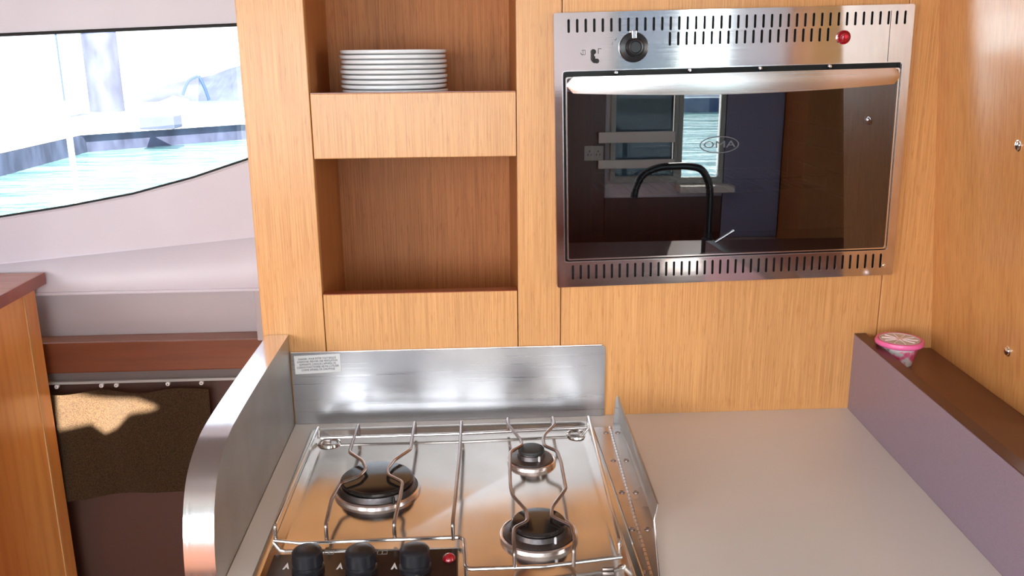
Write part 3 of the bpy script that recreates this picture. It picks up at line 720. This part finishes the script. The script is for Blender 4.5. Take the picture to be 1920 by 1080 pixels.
# ------------------------------------------------------------------ things behind the camera that the oven glass mirrors
o = mesh_obj('sink_counter', box(.35, 1.6, -2.35, -1.80, -.26, -.20, .003), M_browne); tag(o, 'dark counter with the black tap behind the camera', 'counter')
o = mesh_obj('sink_cabinet', box(.38, 1.57, -2.33, -1.83, ZF, -.2605), M_darkw); tag(o, 'dark wooden base under the sink counter', 'cabinet')
FT = empty('kitchen_tap', (.918, -2.0, -.2), 'black arched kitchen tap mirrored in the oven glass', 'tap')
inv = Matrix.Translation((.918, -2.0, -.2)).inverted()
pts = [(.918, -2, -.195), (.920, -2, .02), (.918, -2, .09), (.885, -2, .150), (.83, -2, .160), (.72, -2, .158), (.655, -2, .130), (.632, -2, .07), (.630, -2, .045)]
o = mesh_obj('spout', tube([Vector(p) for p in pts], .0140, .05, 16), M_black, FT, True); o.matrix_parent_inverse = inv
o = mesh_obj('tap_base', lathe([(.030, -.2), (.030, -.185), (.022, -.175), (.022, -.12), (.016, -.115)], .918, -2, 0, 32), M_black, FT, True); o.matrix_parent_inverse = inv
o = mesh_obj('lever', tube([(.94, -2, -.14), (1.02, -2.0, -.09)], .006, 0, 10), M_chrome, FT, True); o.matrix_parent_inverse = inv
o = mesh_obj('socket_panel', box(.25, .655, -2.899, -2.885, ZF, .40, .002), M_darkw); tag(o, 'dark wooden panel carrying the socket on the back wall', 'panel')
o = mesh_obj('oak_cupboard', box(1.505, 2.098, -2.899, -2.60, ZF, .46, .002), M_oakin); mesh_obj('lighter_upper_half', box(1.505, 2.098, -2.899, -2.60, .462, ZC-.002, .002), M_oakh, o); tag(o, 'tall oak cupboard in the far corner behind the camera', 'cupboard')  # lighter oak above: extra brightness put into the colour for the fascia reflection
o = mesh_obj('low_panel', box(.656, 1.222, -2.899, -2.885, ZF, -.10, .002), M_darkw); tag(o, 'dark wooden panel below the windows of the back wall', 'panel')
SK = empty('wall_socket', (.6, -2.8845, .116), 'grey double wall socket on the dark back wall', 'socket')
o = mesh_obj('face_plate', box(-.045, .045, .0, .010, -.035, .035, .003), M_socket, SK)
bm = bmesh.new()
for x in (-.02, .02):
    for dx, dz in ((0, .01), (-.008, -.006), (.008, -.006)): box(x+dx-.002, x+dx+.002, .010, .0106, dz-.004, dz+.004, 0, bm)
mesh_obj('socket_holes', bm, M_ink, SK)
o = mesh_obj('blue_blind', box(1.225, 1.50, -2.893, -2.875, -.30, .50, .004), M_blue); mesh_obj('bright_blind_top', box(1.225, 1.50, -2.893, -2.875, .501, 1.06, .004), mat('pale_blind_top', lin(222, 224, 240), .7), o); tag(o, 'blue-grey blind hanging beside the narrow back window', 'blind')  # upper part added paler, so its brightness in the steel is in the colour
for i, (z0_, z1_, x1_) in enumerate(((.165, .215, .98), (.045, .085, .98))):
    struct(mesh_obj('trim_%d' % (3+i), box(.62, x1_, -2.872, -2.85, z0_, z1_, .002), M_cream), ['upper', 'lower'][i]+' cream ledge across the dark window behind the camera')
struct(mesh_obj('trim_5', box(1.00, 1.26, -2.90, -2.80, -.07, -.037, .002), M_cream), 'pale sill under the narrow back window')

# ------------------------------------------------------------------ harbour outside
o = mesh_obj('water', box(-220, 220, -260, 320, -1.6, -1.5), M_water); o['kind'] = 'structure'; o['label'] = 'teal harbour water'
# cut-out not needed: hull floor is above the water line
p = onZ(202, 208, -1.0); PR_ = 29*(p.y+1.4)/1669
pl = empty('mooring_pile', (p.x, p.y, -1.5), 'thick blue-grey mooring pile standing beyond the white pontoon', 'pile')
o = mesh_obj('pile_shaft', lathe([(PR_, -.5), (PR_, 5.6), (PR_*.85, 5.75), (0, 5.8)], seg=40), M_pile, pl, True)
mesh_obj('pile_collar', lathe([(PR_*1.02, .25), (PR_*1.08, .28), (PR_*1.08, .45), (PR_*1.02, .48)], seg=40), M_whiteout, pl, True)
# pontoon: long white deck with dark underside, running left-near to right-far
def pont(name, pts, zt, zh, m, lab, cat):
    o = mesh_obj(name, prism(pts, 'Z', zt-zh, zt, None), m); return tag(o, lab, cat)
a = P2(-60, 290, -1.0); bq = P2(150, 245, -1.0); c2 = P2(620, 215, -1.0); d2 = P2(620, 190, -1.0); e2 = P2(-60, 235, -1.0)
PT = empty('pontoon', (-8, 20, -1.5), 'long white floating pontoon seen through the window', 'pontoon')
inv = Matrix.Translation((-8, 20, -1.5)).inverted()
o = mesh_obj('pontoon_deck', prism([a, bq, c2, d2, e2], 'Z', -1.10, -1.0), M_whiteout, PT); o.matrix_parent_inverse = inv
sh = lambda q_: (q_[0]*1.0, q_[1]+.25)
o = mesh_obj('pontoon_float', prism([sh(a), sh(bq), sh(c2), d2, e2], 'Z', -1.6, -1.11), M_pile, PT); o.matrix_parent_inverse = inv
# storage locker on pontoon
p = onZ(292, 243, -1.0); k = p.y/21
o = mesh_obj('dock_locker', box(p.x-.42*k, p.x+.42*k, p.y+.1, p.y+.7, -1.0, -.72, .02), M_bank); tag(o, 'blue-grey locker on the white pontoon', 'locker')
# stone bank rising to the right
def bank(pts_px, Y, zb, name, lab, m, dp=6, df=2.5):
    top = [onY(x, y, Y) for x, y in pts_px]
    b = bmesh.new(); F1 = []; F2 = []; Bk = []
    for p in top: F1.append(b.verts.new((p.x, Y-df, zb))); F2.append(b.verts.new((p.x, Y, p.z))); Bk.append(b.verts.new((p.x, Y+dp, p.z*.8+zb*.2)))
    for i in range(len(top)-1):
        b.faces.new((F1[i], F1[i+1], F2[i+1], F2[i])); b.faces.new((F2[i], F2[i+1], Bk[i+1], Bk[i]))
    bmesh.ops.subdivide_edges(b, edges=list(b.edges), cuts=5, use_grid_fill=True, fractal=.15, seed=3)
    return tag(mesh_obj(name, b, m), lab, 'bank')
bank([(225, 196), (250, 190), (265, 176), (300, 170), (315, 158), (350, 150), (400, 140), (430, 128), (470, 118), (560, 108)], 45, -1.5, 'stone_bank', 'blue-grey stone bank rising to the right behind the pontoon', M_bank)
bank([(-40, 252), (30, 240), (75, 228), (100, 222), (170, 210), (195, 215)], 34, -1.5, 'stone_bank', 'low blue-grey stone bank left of the mooring pile', M_bank, 3)
bank([(-300, 150), (0, 100), (225, 92), (430, 80), (700, 70)], 75, -1.5, 'pale_quay', 'pale sunlit quay wall across the harbour', M_whiteout)
bank([(212, 214), (262, 201), (300, 190), (325, 180), (345, 186), (352, 196)], 41.3, -1.5, 'pale_berm', 'low sunlit white berm in front of the stone bank', M_whiteout, .6, .6)
# stanchion close to the hull
p = onZ(150, 404, -.2); q1 = onY(116, 66, p.y)
STN = empty('deck_stanchion', (p.x, p.y, -.6), 'slim white deck stanchion with grey rod on top, near the left of the window', 'stanchion')
inv = Matrix.Translation((p.x, p.y, -.6)).inverted()
o = mesh_obj('post', tube([(p.x, p.y, -.6), (p.x, p.y, onY(130, 190, p.y).z)], .0145, 0, 16), M_whiteout, STN, True); o.matrix_parent_inverse = inv
o = mesh_obj('rod', tube([(p.x, p.y, onY(130, 190, p.y).z), (p.x, p.y, 2.2)], .0050, 0, 10), M_hullblue, STN, True); o.matrix_parent_inverse = inv
o = mesh_obj('side_deck', box(-3.4, .6, p.y-.25, p.y+.12, -.64, -.60, .01), M_whiteout); tag(o, 'white side deck under the stanchion', 'deck')
# lounging davits: bent grey arms
DV = empty('boat_davit', tuple(onY(370, 188, 36)), 'pair of thin bent grey davit arms on the bank', 'davit')
inv = Matrix.Translation(onY(370, 188, 36)).inverted()
for pp in ([(342, 178), (352, 150), (372, 142)], [(372, 142), (382, 160), (392, 188)]):
    o = mesh_obj('arm', tube([onY(x, y, 36) for x, y in pp], .07, .3, 8), M_hullblue, DV, True); o.matrix_parent_inverse = inv
# boats behind the camera, mirrored in the oven glass
def mir(px, py, z): p = onZ(px, py, z); return Vector((p.x, -p.y, z))
p = mir(1325, 208, -1.5)
BT = empty('moored_boat', p, 'navy-hulled boat moored beyond the narrow back window', 'boat'); BT.scale = (.8, .8, .55)
b = bmesh.new(); rows = []
for i in range(13):
    s = i/12; w_ = .9*(1-abs(2*s-1)**2.5)+.02; rows.append([b.verts.new(((s-.5)*9, sgn*w_*k_, z_)) for sgn, k_, z_ in ((-1, 1, .9), (-1, .75, -.1), (1, .75, -.1), (1, 1, .9))])
for A, B in zip(rows, rows[1:]):
    for j in range(4): b.faces.new((A[j], A[(j+1) % 4], B[(j+1) % 4], B[j]))
bmesh.ops.recalc_face_normals(b, faces=b.faces)
mesh_obj('hull', b, M_hullblue, BT); mesh_obj('cabin', box(-2, 2, -.6, .6, .905, 1.7, .15), M_whiteout, BT); mesh_obj('gunwale', tube([(-4.4, .25, .92), (-2.5, .85, .92), (2.5, .85, .92), (4.4, .25, .92)], .05, .5, 8), M_whiteout, BT, True)
